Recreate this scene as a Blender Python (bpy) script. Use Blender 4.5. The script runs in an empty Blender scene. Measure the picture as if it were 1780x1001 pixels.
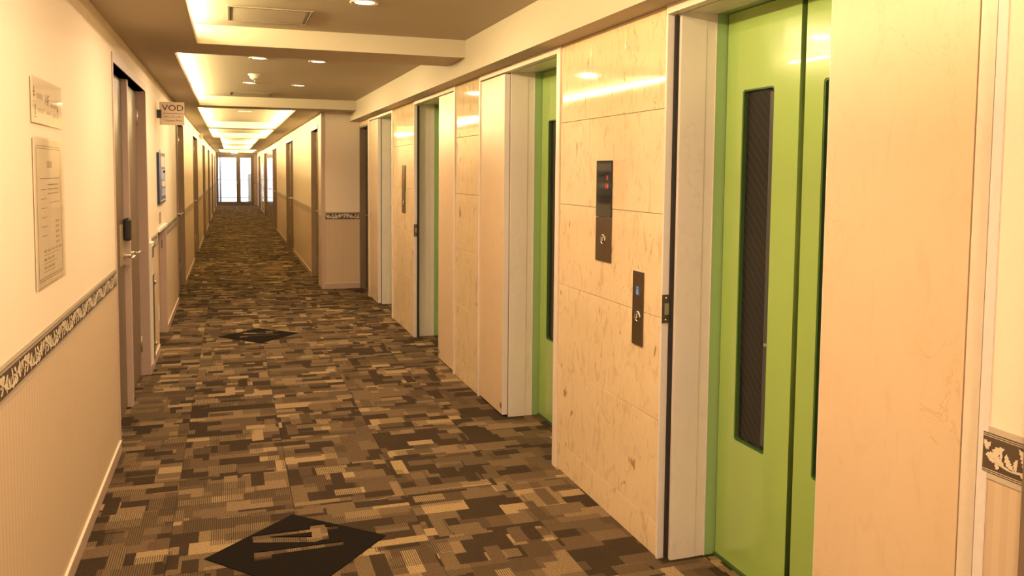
import bpy, bmesh, math, random
from mathutils import Matrix, Vector
random.seed(7)
S = bpy.context.scene
COL = S.collection
PI = math.pi

YB_ = -3.0
# ------------------------------------------------------------------ camera
cam_d = bpy.data.cameras.new('camera'); cam = bpy.data.objects.new('camera', cam_d); COL.objects.link(cam)
F_PX, CY_PX = 1452.975, 398.227
yaw, pit, rol = 0.324775, 0.067345, 0.0091710
def cam_axes():
    cy, sy, cp, sp, cr, sr = math.cos(yaw), math.sin(yaw), math.cos(pit), math.sin(pit), math.cos(rol), math.sin(rol)
    B = Matrix(((1,0,0),(0,0,-1),(0,1,0)))
    Ry = Matrix(((cy,0,-sy),(0,1,0),(sy,0,cy))); Rx = Matrix(((1,0,0),(0,cp,-sp),(0,sp,cp))); Rz = Matrix(((cr,-sr,0),(sr,cr,0),(0,0,1)))
    return Rz @ Rx @ Ry @ B
m_ = cam_axes()
r_, d_, f_ = m_[0], m_[1], m_[2]
cam.matrix_world = Matrix(((r_[0],-d_[0],-f_[0],0),(r_[1],-d_[1],-f_[1],0),(r_[2],-d_[2],-f_[2],1.5),(0,0,0,1)))
cam_d.sensor_width = 36; cam_d.lens = F_PX/1780*36
cam_d.shift_y = -(500.5-CY_PX)/1780
cam_d.clip_start = 0.02; cam_d.clip_end = 300
S.camera = cam

# ------------------------------------------------------------------ world, exposure, light levels
S.view_settings.view_transform = 'Standard'; S.view_settings.look = 'None'
S.view_settings.gamma = 1; S.view_settings.use_curve_mapping = False
S.view_settings.exposure = 0.0
W = bpy.data.worlds.new('world'); S.world = W; W.use_nodes = True
bg = W.node_tree.nodes['Background']; bg.inputs[0].default_value = (0.86, 0.92, 1.0, 1); bg.inputs[1].default_value = 4.0

WARM = (1.0, 0.725, 0.44)       # downlights
COVE = (1.0, 0.80, 0.38)       # fluorescent tubes in the coves
P_DOWN = 16.5                   # W per downlight
P_COVE = 27.0                   # W per metre of cove tube (lobby)
P_COVE2 = 29.0                  # W per metre (guest room corridor, both sides)

P_BACK = 22.0                  # added fill light behind the camera
def area(name, loc, sx, sy, power, color, direction, shape='RECTANGLE'):
    L = bpy.data.lights.new(name, 'AREA'); L.shape = shape; L.size = sx; L.size_y = sy
    L.energy = power; L.color = color
    o = bpy.data.objects.new(name, L); COL.objects.link(o); o.location = loc
    o.rotation_euler = Vector(direction).to_track_quat('-Z', 'Y').to_euler()
    return o

area('back_fill', (.45, YB_+.12, 1.35), 1.5, 1.9, P_BACK, (1.0, .84, .74), (0, 1, 0))  # unseen lamp, added to brighten faces turned to the camera

# ------------------------------------------------------------------ node helpers and materials
class N:
    def __init__(s, name):
        s.m = bpy.data.materials.new(name); s.m.use_nodes = True
        s.t = s.m.node_tree; s.b = s.t.nodes['Principled BSDF']; s.out = s.t.nodes['Material Output']
    def n(s, typ, **kw):
        x = s.t.nodes.new(typ)
        for k, v in kw.items(): setattr(x, k, v)
        return x
    def lk(s, a, b): s.t.links.new(a, b)
    def put(s, sock, v):
        if isinstance(v, bpy.types.NodeSocket): s.lk(v, sock)
        else: sock.default_value = v
    def math(s, op, a, b=0.0, c=0.0):
        x = s.n('ShaderNodeMath', operation=op); s.put(x.inputs[0], a); s.put(x.inputs[1], b); s.put(x.inputs[2], c); return x.outputs[0]
    def pos(s):
        g = s.n('ShaderNodeNewGeometry'); q = s.n('ShaderNodeSeparateXYZ'); s.lk(g.outputs['Position'], q.inputs[0])
        return g.outputs['Position'], q.outputs
    def xyz(s, x, y, z):
        q = s.n('ShaderNodeCombineXYZ'); s.put(q.inputs[0], x); s.put(q.inputs[1], y); s.put(q.inputs[2], z); return q.outputs[0]
    def wn(s, x, y, z=0.0):
        w = s.n('ShaderNodeTexWhiteNoise'); s.lk(s.xyz(x, y, z), w.inputs['Vector']); return w.outputs['Value']
    def noise(s, vec, scale, detail=3, rough=.5, dist=0.0):
        w = s.n('ShaderNodeTexNoise'); s.put(w.inputs['Vector'], vec); w.inputs['Scale'].default_value = scale
        w.inputs['Detail'].default_value = detail; w.inputs['Roughness'].default_value = rough; w.inputs['Distortion'].default_value = dist
        return w.outputs['Fac']
    def ramp(s, fac, stops, interp='LINEAR'):
        r = s.n('ShaderNodeValToRGB'); r.color_ramp.interpolation = interp; s.put(r.inputs[0], fac)
        e = r.color_ramp.elements
        while len(e) < len(stops): e.new(.5)
        for q, (p, c) in zip(e, stops):
            q.position = p; q.color = (*c, 1) if not isinstance(c, float) else (c, c, c, 1)
        return r.outputs[0]
    def mix(s, f, a, b, blend='MIX'):
        x = s.n('ShaderNodeMix', data_type='RGBA', blend_type=blend)
        s.put(x.inputs[0], f)
        for i, v in ((6, a), (7, b)):
            if isinstance(v, tuple): v = (*v, 1) if len(v) == 3 else v
            s.put(x.inputs[i], v)
        return x.outputs[2]
    def scale(s, vec, x, y, z):
        q = s.n('ShaderNodeVectorMath', operation='MULTIPLY'); s.lk(vec, q.inputs[0]); q.inputs[1].default_value = (x, y, z); return q.outputs[0]
    def bump(s, h, strength, dist=.002):
        b = s.n('ShaderNodeBump'); b.inputs['Strength'].default_value = strength; b.inputs['Distance'].default_value = dist
        s.lk(h, b.inputs['Height']); s.lk(b.outputs[0], s.b.inputs['Normal'])
    def base(s, c, rough=.5, metal=0.0, spec=.5, coat=0.0):
        if isinstance(c, tuple): c = (*c, 1)
        s.put(s.b.inputs['Base Color'], c); s.put(s.b.inputs['Roughness'], rough); s.b.inputs['Metallic'].default_value = metal
        s.b.inputs['Specular IOR Level'].default_value = spec
        if coat: s.b.inputs['Coat Weight'].default_value = coat; s.b.inputs['Coat Roughness'].default_value = .03
        return s

def plain(name, c, rough=.5, metal=0.0, spec=.5, grain=.06, gs=60, bump=0.0):
    s = N(name); p, _ = s.pos(); f = s.noise(p, gs, 2)
    s.base(s.mix(f, tuple(v*(1-grain) for v in c), tuple(min(1, v*(1+grain)) for v in c)), rough, metal, spec)
    if bump: s.bump(f, bump)
    return s.m
def emit(name, c, strength):
    s = N(name); s.base((0, 0, 0)); s.b.inputs['Emission Color'].default_value = (*c, 1); s.b.inputs['Emission Strength'].default_value = strength
    return s.m

def wallpaper():
    s = N('wallpaper'); p, (x, y, z) = s.pos()
    along = s.math('ADD', x, y)
    st = s.math('SINE', s.math('MULTIPLY', along, 2*PI/0.034))
    st = s.math('GREATER_THAN', st, 0.0)
    low = s.mix(st, (.56, .42, .29), (.61, .465, .325))
    f = s.noise(s.scale(p, 1, 1, .6), 160, 2)
    up = s.mix(f, (.80, .675, .53), (.84, .715, .57))
    low = s.mix(s.math('MULTIPLY', f, .25), low, (.50, .37, .25))
    s.base(s.mix(s.math('GREATER_THAN', z, .93), low, up), .62, 0, .35)
    s.bump(s.noise(p, 260, 3, .7), .25, .0015)
    return s.m

def ceiling_mat():
    s = N('ceiling_paint'); p, _ = s.pos()
    f = s.noise(p, 90, 3)
    s.base(s.mix(f, (.50, .43, .33), (.54, .46, .36)), .8, 0, .2); s.bump(f, .08, .001)
    return s.m

def carpet_mat():
    s = N('carpet'); p, (x, y, z) = s.pos()
    x = s.math('ADD', x, 10.25); y = s.math('ADD', y, 10.25)          # tile seams at X = .25 + .5 k, Y = .25 + .5 k
    x0 = x; x = s.math('ADD', x, s.math('MULTIPLY', s.math('SUBTRACT', s.noise(p, 180, 1), .5), .006))
    tx = s.math('FLOOR', s.math('DIVIDE', x, .5)); ty = s.math('FLOOR', s.math('DIVIDE', y, .5))
    tid = s.math('ADD', s.math('MULTIPLY', tx, 17.0), ty)
    def grid(rh, cw, seed):
        row = s.math('FLOOR', s.math('ADD', s.math('DIVIDE', y, rh), s.math('MULTIPLY', s.wn(tx, ty, seed+.1), 3.0)))
        sh = s.math('MULTIPLY', s.wn(row, tid, seed), 5.0)
        col = s.math('FLOOR', s.math('ADD', s.math('DIVIDE', x, cw), sh))
        return row, col
    rA, cA = grid(.108, .20, 1.0); rB, cB = grid(.072, .14, 2.0); rC, cC = grid(.20, .062, 3.0)
    tA = s.math('ADD', tid, .31)
    vA = s.wn(rA, cA, tA); vB = s.wn(rB, cB, tA); vC = s.wn(rC, cC, tA)
    selB = s.math('GREATER_THAN', s.wn(rB, cB, s.math('ADD', tid, .77)), .60)
    selC = s.math('GREATER_THAN', s.wn(rC, cC, s.math('ADD', tid, .57)), .86)
    def pick(f, a, b): return s.math('ADD', s.math('MULTIPLY', s.math('SUBTRACT', 1.0, f), a), s.math('MULTIPLY', f, b))
    v = pick(selC, pick(selB, vA, vB), vC)
    colr = s.ramp(v, [(0, (.050, .033, .020)), (.26, (.112, .074, .043)), (.52, (.150, .102, .058)), (.76, (.215, .147, .081)), (.91, (.32, .225, .12))], 'CONSTANT')
    rv = s.math('FRACT', s.math('MULTIPLY', v, 13.7))
    rD, cD = grid(.155, .19, 4.0)
    ribbed = s.math('GREATER_THAN', s.math('ADD', s.math('MULTIPLY', s.wn(rD, cD, tA), .78), s.math('MULTIPLY', rv, .22)), .53)
    wob = s.math('MULTIPLY', s.noise(s.scale(p, 1, .3, 1), 60, 1), .004)
    rib = s.math('GREATER_THAN', s.math('SINE', s.math('MULTIPLY', s.math('ADD', x0, wob), 2*PI/.0085)), .1)
    ribdark = s.math('MULTIPLY', ribbed, rib)
    colr = s.mix(s.math('MULTIPLY', ribdark, .72), colr, (.046, .030, .018))
    spk = s.ramp(s.noise(p, 210, 3, .75), [(.30, 0.0), (.70, 1.0)])
    colr = s.mix(s.math('MULTIPLY', s.math('SUBTRACT', 1.0, ribbed), .85), colr, s.mix(spk, (.05, .035, .02), (1, 1, 1), 'MIX'), 'OVERLAY')
    s.base(colr, .95, 0, .08)
    h = s.math('ADD', s.math('MULTIPLY', spk, .8), s.math('MULTIPLY', s.math('MULTIPLY', ribbed, s.math('SUBTRACT', 1.0, rib)), .7))
    s.bump(h, .6, .004)
    return s.m

def marble(name, a, b, vein, rough, spots=True, spec=.5, veins=.5, cloud=.72):
    s = N(name); p, (x, y, z) = s.pos()
    oi = s.n('ShaderNodeObjectInfo')
    off = s.math('MULTIPLY', oi.outputs['Random'], 7.0)
    q = s.n('ShaderNodeVectorMath', operation='ADD'); s.lk(p, q.inputs[0]); s.lk(s.xyz(off, off, off), q.inputs[1]); p = q.outputs[0]
    f = s.noise(p, 3.2, 5, .6, .8)
    c = s.mix(f, a, b)
    d = s.noise(s.scale(p, 1, 1, .45), 16, 4, .65, 1.2)
    c = s.mix(s.ramp(d, [(.53, 0.0), (.78, cloud)]), c, vein)
    v = s.noise(s.scale(p, 1, 1, .6), 4.6, 6, .62, .9)
    vv = s.math('ABSOLUTE', s.math('SUBTRACT', v, .5))
    msk = s.noise(p, 2.3, 2)
    line = s.math('MULTIPLY', s.ramp(vv, [(0.0, 1.0), (.010, 0.0)]), s.ramp(msk, [(.50, 0.0), (.62, 1.0)]))
    c = s.mix(s.math('MULTIPLY', line, veins), c, vein)
    if spots:
        g = s.noise(s.scale(p, 1.0, 1.0, .42), 17, 2, .5, .6)
        c = s.mix(s.ramp(g, [(.69, 0.0), (.74, .85)]), c, (.30, .18, .08))
        e = s.noise(s.scale(p, 1, 1, .5), 75, 1, .5, .3)
        c = s.mix(s.ramp(e, [(.715, 0.0), (.77, .5)]), c, (.34, .20, .09))
    s.base(c, rough, 0, spec)
    return s.m

def green_paint():
    s = N('green_gloss_paint'); p, _ = s.pos(); f = s.noise(p, 2.0, 2)
    s.base(s.mix(f, (.325, .465, .12), (.35, .495, .135)), .18, 0, .5, coat=.5)
    s.bump(s.noise(p, 30, 2), .012, .002)
    return s.m

def green_frame():  # door green with the cooler light on the frame put into its colour
    s = N('cool_lit_green'); p, _ = s.pos(); f = s.noise(p, 2.0, 2)
    s.base(s.mix(f, (.26, .41, .165), (.29, .44, .185)), .3, 0, .5); return s.m

def wired_glass():
    s = N('wired_dark_glass'); p, (x, y, z) = s.pos()
    t = s.math('SUBTRACT', z, y)
    l = s.math('GREATER_THAN', s.math('ABSOLUTE', s.math('SUBTRACT', s.math('FRACT', s.math('DIVIDE', t, .040)), .5)), .484)
    s.base(s.mix(l, (.016, .015, .015), (.085, .08, .07)), .10, 0, .22)
    return s.m

def wood_door(name, a, b, rough=.35):
    s = N(name); p, _ = s.pos()
    f = s.noise(s.scale(p, 8, 8, .5), 12, 3, .6)
    s.base(s.mix(f, a, b), rough, 0, .4); return s.m

def border_mat_far():
    s = N('border_print'); p, (x, y, z) = s.pos()
    f = s.noise(p, 38, 3, .6, 1.0)
    s.base(s.ramp(f, [(.44, (.20, .14, .09)), (.54, (.56, .46, .34))]), .6, 0, .3); return s.m

M = {}
M['wall'] = wallpaper(); M['ceil'] = ceiling_mat(); M['carpet'] = carpet_mat()
M['marble'] = marble('polished_cream_marble', (.70, .52, .32), (.82, .66, .44), (.46, .29, .14), .05, True, .55, .35)
M['jamb'] = marble('grey_white_marble', (.70, .61, .56), (.75, .665, .615), (.36, .28, .23), .25, False, .45, .20, .12)
M['leaf'] = marble('cream_veined_laminate', (.67, .495, .325), (.72, .54, .36), (.50, .31, .17), .30, False, .5, .45, .25)
M['leaf_edge'] = plain('pale_edge_band', (.70, .62, .58), .45)
M['green'] = green_paint(); M['mint'] = green_frame(); M['wired'] = wired_glass()
M['rim'] = plain('dark_grey_rim', (.055, .055, .055), .3)
M['gasket'] = plain('dark_green_gasket', (.045, .10, .025), .4)
M['dark'] = plain('dark_shadow_gap', (.018, .014, .012), .7)
M['frame'] = plain('champagne_frame', (.74, .62, .50), .35, .0, .5)
M['door'] = wood_door('brown_door', (.15, .105, .072), (.20, .145, .10), .36)
M['doorfar'] = plain('polished_steel_door', (.62, .52, .42), .14, .75)
M['darkdoor'] = wood_door('dark_brown_door', (.055, .040, .028), (.08, .058, .040), .45)
M['casing'] = plain('mauve_casing', (.50, .37, .31), .45)
M['casing_shaded'] = plain('shaded_casing', (.30, .205, .14), .45)  # same casing paint, the dimmer light down the corridor put into its colour
M['base'] = plain('mauve_baseboard', (.46, .33, .26), .5)
M['basetop'] = plain('pale_baseboard_lip', (.78, .68, .54), .45)
M['chrome'] = plain('brushed_steel', (.72, .66, .58), .22, 1.0, .5, .03)
M['hinge'] = plain('dull_steel', (.50, .43, .37), .35, .8, .5, .03)
M['steel_dark'] = plain('dark_steel', (.13, .10, .075), .35, .6)
M['groove'] = plain('panel_groove_brown', (.26, .20, .14), .6)
M['brass'] = plain('aged_brass', (.40, .31, .19), .45, .25, .5)
M['black'] = plain('black_plastic', (.015, .014, .013), .4)
M['mat'] = plain('black_rubber_mat', (.010, .007, .005), .95, 0, .08, .15, 300, .15)
M['bdark'] = plain('border_dark_brown', (.080, .052, .034), .55)
M['bleaf'] = plain('border_cream_leaf', (.66, .55, .42), .55, 0, .4, .18, 240)
M['bedge'] = plain('border_beige_edge', (.50, .41, .32), .55)
M['bfar'] = border_mat_far()
M['white'] = plain('white_plastic', (.80, .76, .70), .4)
M['gloss_white'] = plain('gloss_white_enamel', (.74, .70, .62), .10)
M['shield'] = plain('lamp_shield_brown', (.040, .025, .014), .6)
M['bronze'] = plain('bronze_plate', (.115, .078, .048), .30, .55, .5, .04)
M['screen'] = plain('black_glass_screen', (.010, .009, .008), .06, 0, .6, .02)
M['red'] = emit('red_led', (1, .05, .02), 1.6)
M['redlow'] = emit('dim_red_led', (1, .10, .04), .8)
M['blue'] = plain('blue_sticker', (.02, .10, .42), .4)
M['paper'] = plain('paper_print', (.80, .69, .54), .5, 0, .4, .03)
M['ink'] = plain('grey_ink', (.22, .16, .11), .5)
M['inklow'] = plain('faded_ink', (.50, .40, .29), .5)
M['sign'] = plain('sign_plate_beige', (.62, .49, .36), .35)
M['signink'] = plain('sign_dark_lettering', (.06, .025, .02), .5)
M['poster_blue'] = plain('poster_blue', (.012, .026, .085), .3)
M['poster_grey'] = plain('poster_grey', (.34, .34, .38), .25)
M['lamp_on'] = emit('lit_diffuser', (1.0, .80, .55), 6.0)
M['tube_on'] = emit('lit_tube', (1.0, .80, .45), 4.0)
M['exit_on'] = emit('exit_sign_light', (.62, .95, .88), 1.1)
M['exit_green'] = emit('exit_sign_green', (.10, .75, .35), 1.0)
M['alu'] = plain('brown_aluminium', (.20, .155, .12), .35, .5)
M['concrete'] = plain('balcony_concrete', (.62, .58, .54), .8)
M['rail'] = plain('balcony_rail_paint', (.45, .50, .62), .5)
M['stain'] = plain('marble_stain', (.34, .20, .09), .1)
def acrylic():
    s = N('clear_acrylic'); s.base((1, 1, 1), .03)
    tr = s.n('ShaderNodeBsdfTransparent'); tr.inputs[0].default_value = (.97, .96, .94, 1)
    gl = s.n('ShaderNodeBsdfGlossy'); gl.inputs['Roughness'].default_value = .03
    lw = s.n('ShaderNodeLayerWeight'); lw.inputs[0].default_value = .5
    fr = s.n('ShaderNodeMath', operation='MULTIPLY_ADD'); s.lk(s.math('POWER', lw.outputs['Facing'], 5.0), fr.inputs[0]); fr.inputs[1].default_value = .30; fr.inputs[2].default_value = .03
    mx = s.n('ShaderNodeMixShader'); s.lk(fr.outputs[0], mx.inputs[0]); s.lk(tr.outputs[0], mx.inputs[1]); s.lk(gl.outputs[0], mx.inputs[2])
    s.lk(mx.outputs[0], s.out.inputs[0]); return s.m
M['acrylic'] = acrylic()

# ------------------------------------------------------------------ geometry helpers
def link(name, me, mat, parent=None, loc=(0, 0, 0)):
    me.name = name
    if mat is not None and len(me.materials) == 0: me.materials.append(mat)
    o = bpy.data.objects.new(name, me); COL.objects.link(o); o.location = loc
    if parent: o.parent = parent
    return o
def tag(o, label=None, cat=None, group=None, kind=None):
    if label: o['label'] = label
    if cat: o['category'] = cat
    if group: o['group'] = group
    if kind: o['kind'] = kind
    return o
def thing(name, loc, label=None, cat=None, group=None, kind=None):
    o = bpy.data.objects.new(name, None); COL.objects.link(o); o.location = loc; o.empty_display_size = .1
    return tag(o, label, cat, group, kind)
class B:
    """collects boxes / tubes / lathes into one mesh"""
    def __init__(s): s.v = []; s.f = []; s.sm = []
    def add(s, vs, fs, smooth=False):
        k = len(s.v); s.v += [tuple(v) for v in vs]; s.f += [tuple(i+k for i in f) for f in fs]; s.sm += [smooth]*len(fs); return s
    def box(s, x0, x1, y0, y1, z0, z1):
        vs = [(x, y, z) for x in (x0, x1) for y in (y0, y1) for z in (z0, z1)]
        return s.add(vs, [(0,1,3,2),(4,6,7,5),(0,4,5,1),(2,3,7,6),(0,2,6,4),(1,5,7,3)])
    def bbox(s, x0, x1, y0, y1, z0, z1, c):
        bm = bmesh.new(); bmesh.ops.create_cube(bm, size=1)
        bmesh.ops.scale(bm, vec=(x1-x0, y1-y0, z1-z0), verts=bm.verts); bmesh.ops.translate(bm, vec=((x0+x1)/2, (y0+y1)/2, (z0+z1)/2), verts=bm.verts)
        bmesh.ops.bevel(bm, geom=bm.edges[:], offset=c, segments=2, affect='EDGES', profile=.5)
        bm.verts.index_update(); s.add([v.co[:] for v in bm.verts], [[v.index for v in f.verts] for f in bm.faces]); bm.free(); return s
    def tube(s, pts, r, n=10, cap=True):
        pts = [Vector(p) for p in pts]; rings = []
        rr = r if isinstance(r, (list, tuple)) else [r]*len(pts)
        for i, p in enumerate(pts):
            t = (pts[min(i+1, len(pts)-1)]-pts[max(i-1, 0)]).normalized()
            a = t.cross(Vector((0, 0, 1)) if abs(t.z) < .9 else Vector((1, 0, 0))).normalized(); b = t.cross(a)
            rings.append([p+rr[i]*(math.cos(2*PI*k/n)*a+math.sin(2*PI*k/n)*b) for k in range(n)])
        vs = [v for q in rings for v in q]; fs = []
        for i in range(len(pts)-1):
            for k in range(n): fs.append((i*n+k, i*n+(k+1) % n, (i+1)*n+(k+1) % n, (i+1)*n+k))
        s.add(vs, fs, True)
        if cap:
            k0 = len(s.v)-len(vs); s.f += [tuple(k0+k for k in reversed(range(n))), tuple(k0+(len(pts)-1)*n+k for k in range(n))]; s.sm += [False, False]
        return s
    def lathe(s, prof, c=(0, 0, 0), n=32, axis='Z'):
        vs = []; fs = []
        for r, h in prof:
            for k in range(n):
                a = 2*PI*k/n; u, v = r*math.cos(a), r*math.sin(a)
                vs.append({'Z': (c[0]+u, c[1]+v, c[2]+h), 'X': (c[0]+h, c[1]+u, c[2]+v), 'Y': (c[0]+u, c[1]+h, c[2]+v)}[axis])
        for i in range(len(prof)-1):
            for k in range(n): fs.append((i*n+k, i*n+(k+1) % n, (i+1)*n+(k+1) % n, (i+1)*n+k))
        return s.add(vs, fs, True)
    def mesh(s, name):
        me = bpy.data.meshes.new(name); me.from_pydata(s.v, [], s.f)
        me.polygons.foreach_set('use_smooth', s.sm)
        bm = bmesh.new(); bm.from_mesh(me); bmesh.ops.recalc_face_normals(bm, faces=bm.faces[:]); bm.to_mesh(me); bm.free()
        me.update(); return me
    def build(s, name, mat, parent=None, loc=(0, 0, 0)): return link(name, s.mesh(name), mat, parent, loc)
def box(name, d, mat, parent=None, bev=0.0, loc=(0, 0, 0)):
    b = B()
    (b.bbox(*d, bev) if bev else b.box(*d)); return b.build(name, mat, parent, loc)
RW = Matrix(((0, 0, -1, 0), (-1, 0, 0, 0), (0, 1, 0, 0), (0, 0, 0, 1)))      # drawing on a wall that faces -X: u -> -Y, v -> Z
LW = Matrix(((0, 0, 1, 0), (1, 0, 0, 0), (0, 1, 0, 0), (0, 0, 0, 1)))        # on a wall that faces +X: u -> +Y
FW = Matrix(((1, 0, 0, 0), (0, 0, -1, 0), (0, 1, 0, 0), (0, 0, 0, 1)))       # on a face towards -Y: u -> +X
UP = Matrix.Identity(4)
def plate_mesh(name, outer, holes, depth, mat4=UP, loc=(0, 0, 0)):
    cu = bpy.data.curves.new(name, 'CURVE'); cu.dimensions = '2D'; cu.fill_mode = 'BOTH'; cu.extrude = depth/2
    for P in [outer]+list(holes):
        sp = cu.splines.new('POLY'); sp.points.add(len(P)-1); sp.use_cyclic_u = True
        for q, (u, v) in zip(sp.points, P): q.co = (u, v, 0, 1)
    o = bpy.data.objects.new(name, cu); COL.objects.link(o)
    dg = bpy.context.evaluated_depsgraph_get(); me = bpy.data.meshes.new_from_object(o.evaluated_get(dg))
    bpy.data.objects.remove(o); bpy.data.curves.remove(cu)
    me.transform(Matrix.Translation(loc) @ mat4 @ Matrix.Translation((0, 0, depth/2)))
    return me
def text_mesh(txt, size, depth, mat4, loc, align='CENTER', bold=0.0, sx=1.0):
    cu = bpy.data.curves.new('lettering', 'FONT'); cu.body = txt; cu.size = size; cu.extrude = depth/2; cu.align_x = align; cu.align_y = 'CENTER'; cu.offset = bold
    cu.resolution_u = 3
    o = bpy.data.objects.new('lettering', cu); COL.objects.link(o)
    dg = bpy.context.evaluated_depsgraph_get(); me = bpy.data.meshes.new_from_object(o.evaluated_get(dg))
    bpy.data.objects.remove(o); bpy.data.curves.remove(cu)
    me.transform(Matrix.Translation(loc) @ mat4 @ Matrix.Scale(sx, 4, (1, 0, 0)) @ Matrix.Translation((0, 0, depth/2)))
    return me
def rrect(u0, u1, v0, v1, r, n=5):
    P = []
    for cx, cy, a0 in ((u1-r, v0+r, -PI/2), (u1-r, v1-r, 0), (u0+r, v1-r, PI/2), (u0+r, v0+r, PI)):
        for k in range(n+1):
            a = a0+PI/2*k/n; P.append((cx+r*math.cos(a), cy+r*math.sin(a)))
    return P
def copy_tree(o, parent=None):
    c = o.copy(); COL.objects.link(c)
    if parent: c.parent = parent
    for ch in list(o.children): copy_tree(ch, c)
    return c
tn = [0]
def trim_name(): tn[0] += 1; return 'trim_%d' % tn[0]
def structure(o): o['kind'] = 'structure'; return o

# ------------------------------------------------------------------ main dimensions (metres)
XL = -0.576            # left wall face
XR = 1.564             # elevator wall face
XC = 1.09              # right wall of the narrow corridor
XN = 1.49              # wallpapered wall beside the nearest elevator
YE = 10.78             # end of the elevator lobby
YF = 37.5              # end of the corridor
ZL, ZH = 2.234, 2.345  # low and coved ceiling
ZS = 2.13              # underside of the soffit over the elevators
YB = -3.0

# ------------------------------------------------------------------ floor and carpet tiles
fl = structure(box('floor', (-1.2, 2.2, YB-.2, YF+3, -.12, -.0065), M['dark']))
fb = B().box(XL-.35, XR+.34, YB, 1.75, -.0065, 0).box(XL-.35, 1.2, 10.75, YF, -.0065, 0)
fb.build('carpet_field', M['carpet'], fl)
xe = [-.93, -.75, -.25, .25, .75, 1.25, 1.75, 1.90]
tile_me = {}
for i in range(len(xe)-1):
    w = xe[i+1]-xe[i]
    tile_me[i] = B().bbox(.0006, w-.0006, .0006, .4994, -.0065, 0, .0012).mesh('carpet_tile')
for i in range(len(xe)-1):
    for j in range(18):
        y = 1.75+.5*j
        link('carpet_tile', tile_me[i], M['carpet'], fl, (xe[i], y, 0))

# ------------------------------------------------------------------ left wall, doors
opens = [(4.79, 6.60), (10.05, 11.65), (14.55, 16.50), (19.45, 21.25), (24.0, 25.85), (28.8, 30.6), (33.4, 35.2)]
DT = 2.056
wl = B(); y = YB
niche = (7.40, 8.26)
segs = []
for a, b in opens: segs.append((y, a)); wl.box(XL-.3, XL, a, b, DT, 2.40); wl.box(XL-.3, XL-.12, a, b, 0, DT); y = b
segs.append((y, YF))
for a, b in segs:
    if a < niche[0] < b:
        wl.box(XL-.3, XL, a, niche[0], 0, 2.4).box(XL-.3, XL, niche[1], b, 0, 2.4).box(XL-.3, XL, niche[0], niche[1], .985, 2.4).box(XL-.3, XL-.24, niche[0], niche[1], 0, .985)
    else: wl.box(XL-.3, XL, a, b, 0, 2.4)
structure(wl.build('wall_left', M['wall']))

def border_motif(u0, u1, v0, v1, flip=1, seed=0):
    """acanthus scroll as flat cream leaves; returns 2D polygons (convex quads strips)"""
    H = v1-v0; vm = (v0+v1)/2; P = H*2.0; quads = []; sid = [0]
    def strip(pts, ws):
        L = []
        for i, (p, w) in enumerate(zip(pts, ws)):
            q0 = pts[max(i-1, 0)]; q1 = pts[min(i+1, len(pts)-1)]
            dx, dy = q1[0]-q0[0], q1[1]-q0[1]; l = math.hypot(dx, dy) or 1
            L.append(((p[0]-dy/l*w, p[1]+dx/l*w), (p[0]+dy/l*w, p[1]-dx/l*w)))
        sid[0] += 1
        for i in range(len(L)-1): quads.append((sid[0], (L[i][0], L[i][1], L[i+1][1], L[i+1][0])))
    def leaf(x, y, ang, ln, wd, bend, lobes=5):
        wd *= .82; pts = []; ws = []; n = lobes*4
        px, py, a = x, y, ang
        for k in range(n+1):
            t = k/n; pts.append((px, py)); a += bend/n; px += ln/n*math.cos(a); py += ln/n*math.sin(a)
            saw = 1-((t*lobes) % 1.0)
            ws.append(max(.0004, wd*math.sin(PI*min(1, (t*.93+.05)))**.8*(.38+.75*saw)))
        strip(pts, ws)
    def curl(x, y, ang, r, turns, wd, sgn):
        pts = []; ws = []; n = 18; px, py, a = x, y, ang; tot = 2*PI*turns
        for k in range(n+1):
            t = k/n; pts.append((px, py)); rr = r*(1-.72*t); step = tot/n; a += sgn*step; px += rr*step*math.cos(a); py += rr*step*math.sin(a)
            ws.append(wd*(1-.5*t))
        strip(pts, ws)
    u = u0-P*.5; k = 0
    while u < u1:
        s = 1 if k % 2 == 0 else -1
        q = lambda du, dv: (u+du*P, vm+s*dv*H)
        n = 14; strip([q(t/n, .30*math.cos(PI*t/n)) for t in range(n+1)], [H*.035]*(n+1))
        def lf(du, dv, deg, ln, wd, bd): x, y = q(du, dv); leaf(x, y, s*math.radians(deg), ln*H, wd*H, s*bd)
        def cl(du, dv, deg, r, t, wd): x, y = q(du, dv); curl(x, y, s*math.radians(deg), r*H, t, wd*H, s)
        lf(.02, .28, 200, .52, .13, 1.3); lf(.10, .26, 35, .50, .13, -1.3); lf(.18, .20, -75, .66, .14, -1.1)
        lf(.34, .10, 60, .60, .15, -1.5); lf(.42, .02, 10, .55, .12, .9); lf(.50, -.02, -110, .50, .12, -1.2)
        lf(.66, -.18, 80, .62, .15, -1.1); lf(.72, -.22, -70, .34, .10, .9); lf(.86, -.28, 120, .45, .11, 1.0); lf(.24, .16, 75, .38, .08, -1.6); lf(.56, -.08, 40, .42, .09, -1.4); lf(.60, -.12, -40, .40, .09, 1.4); lf(.06, .28, -120, .40, .09, 1.2)
        cl(.28, .02, -60, .17, 1.1, .045); cl(.80, -.05, 40, .15, 1.1, .045)
        u += P; k += 1
    out = []
    for si, qd in quads:
        if all(u0+.002 < p[0] < u1-.002 and v0+.004 < p[1] < v1-.004 for p in qd): out.append((si, qd))
    return out
Z0, Z1 = .874, .984
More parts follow.
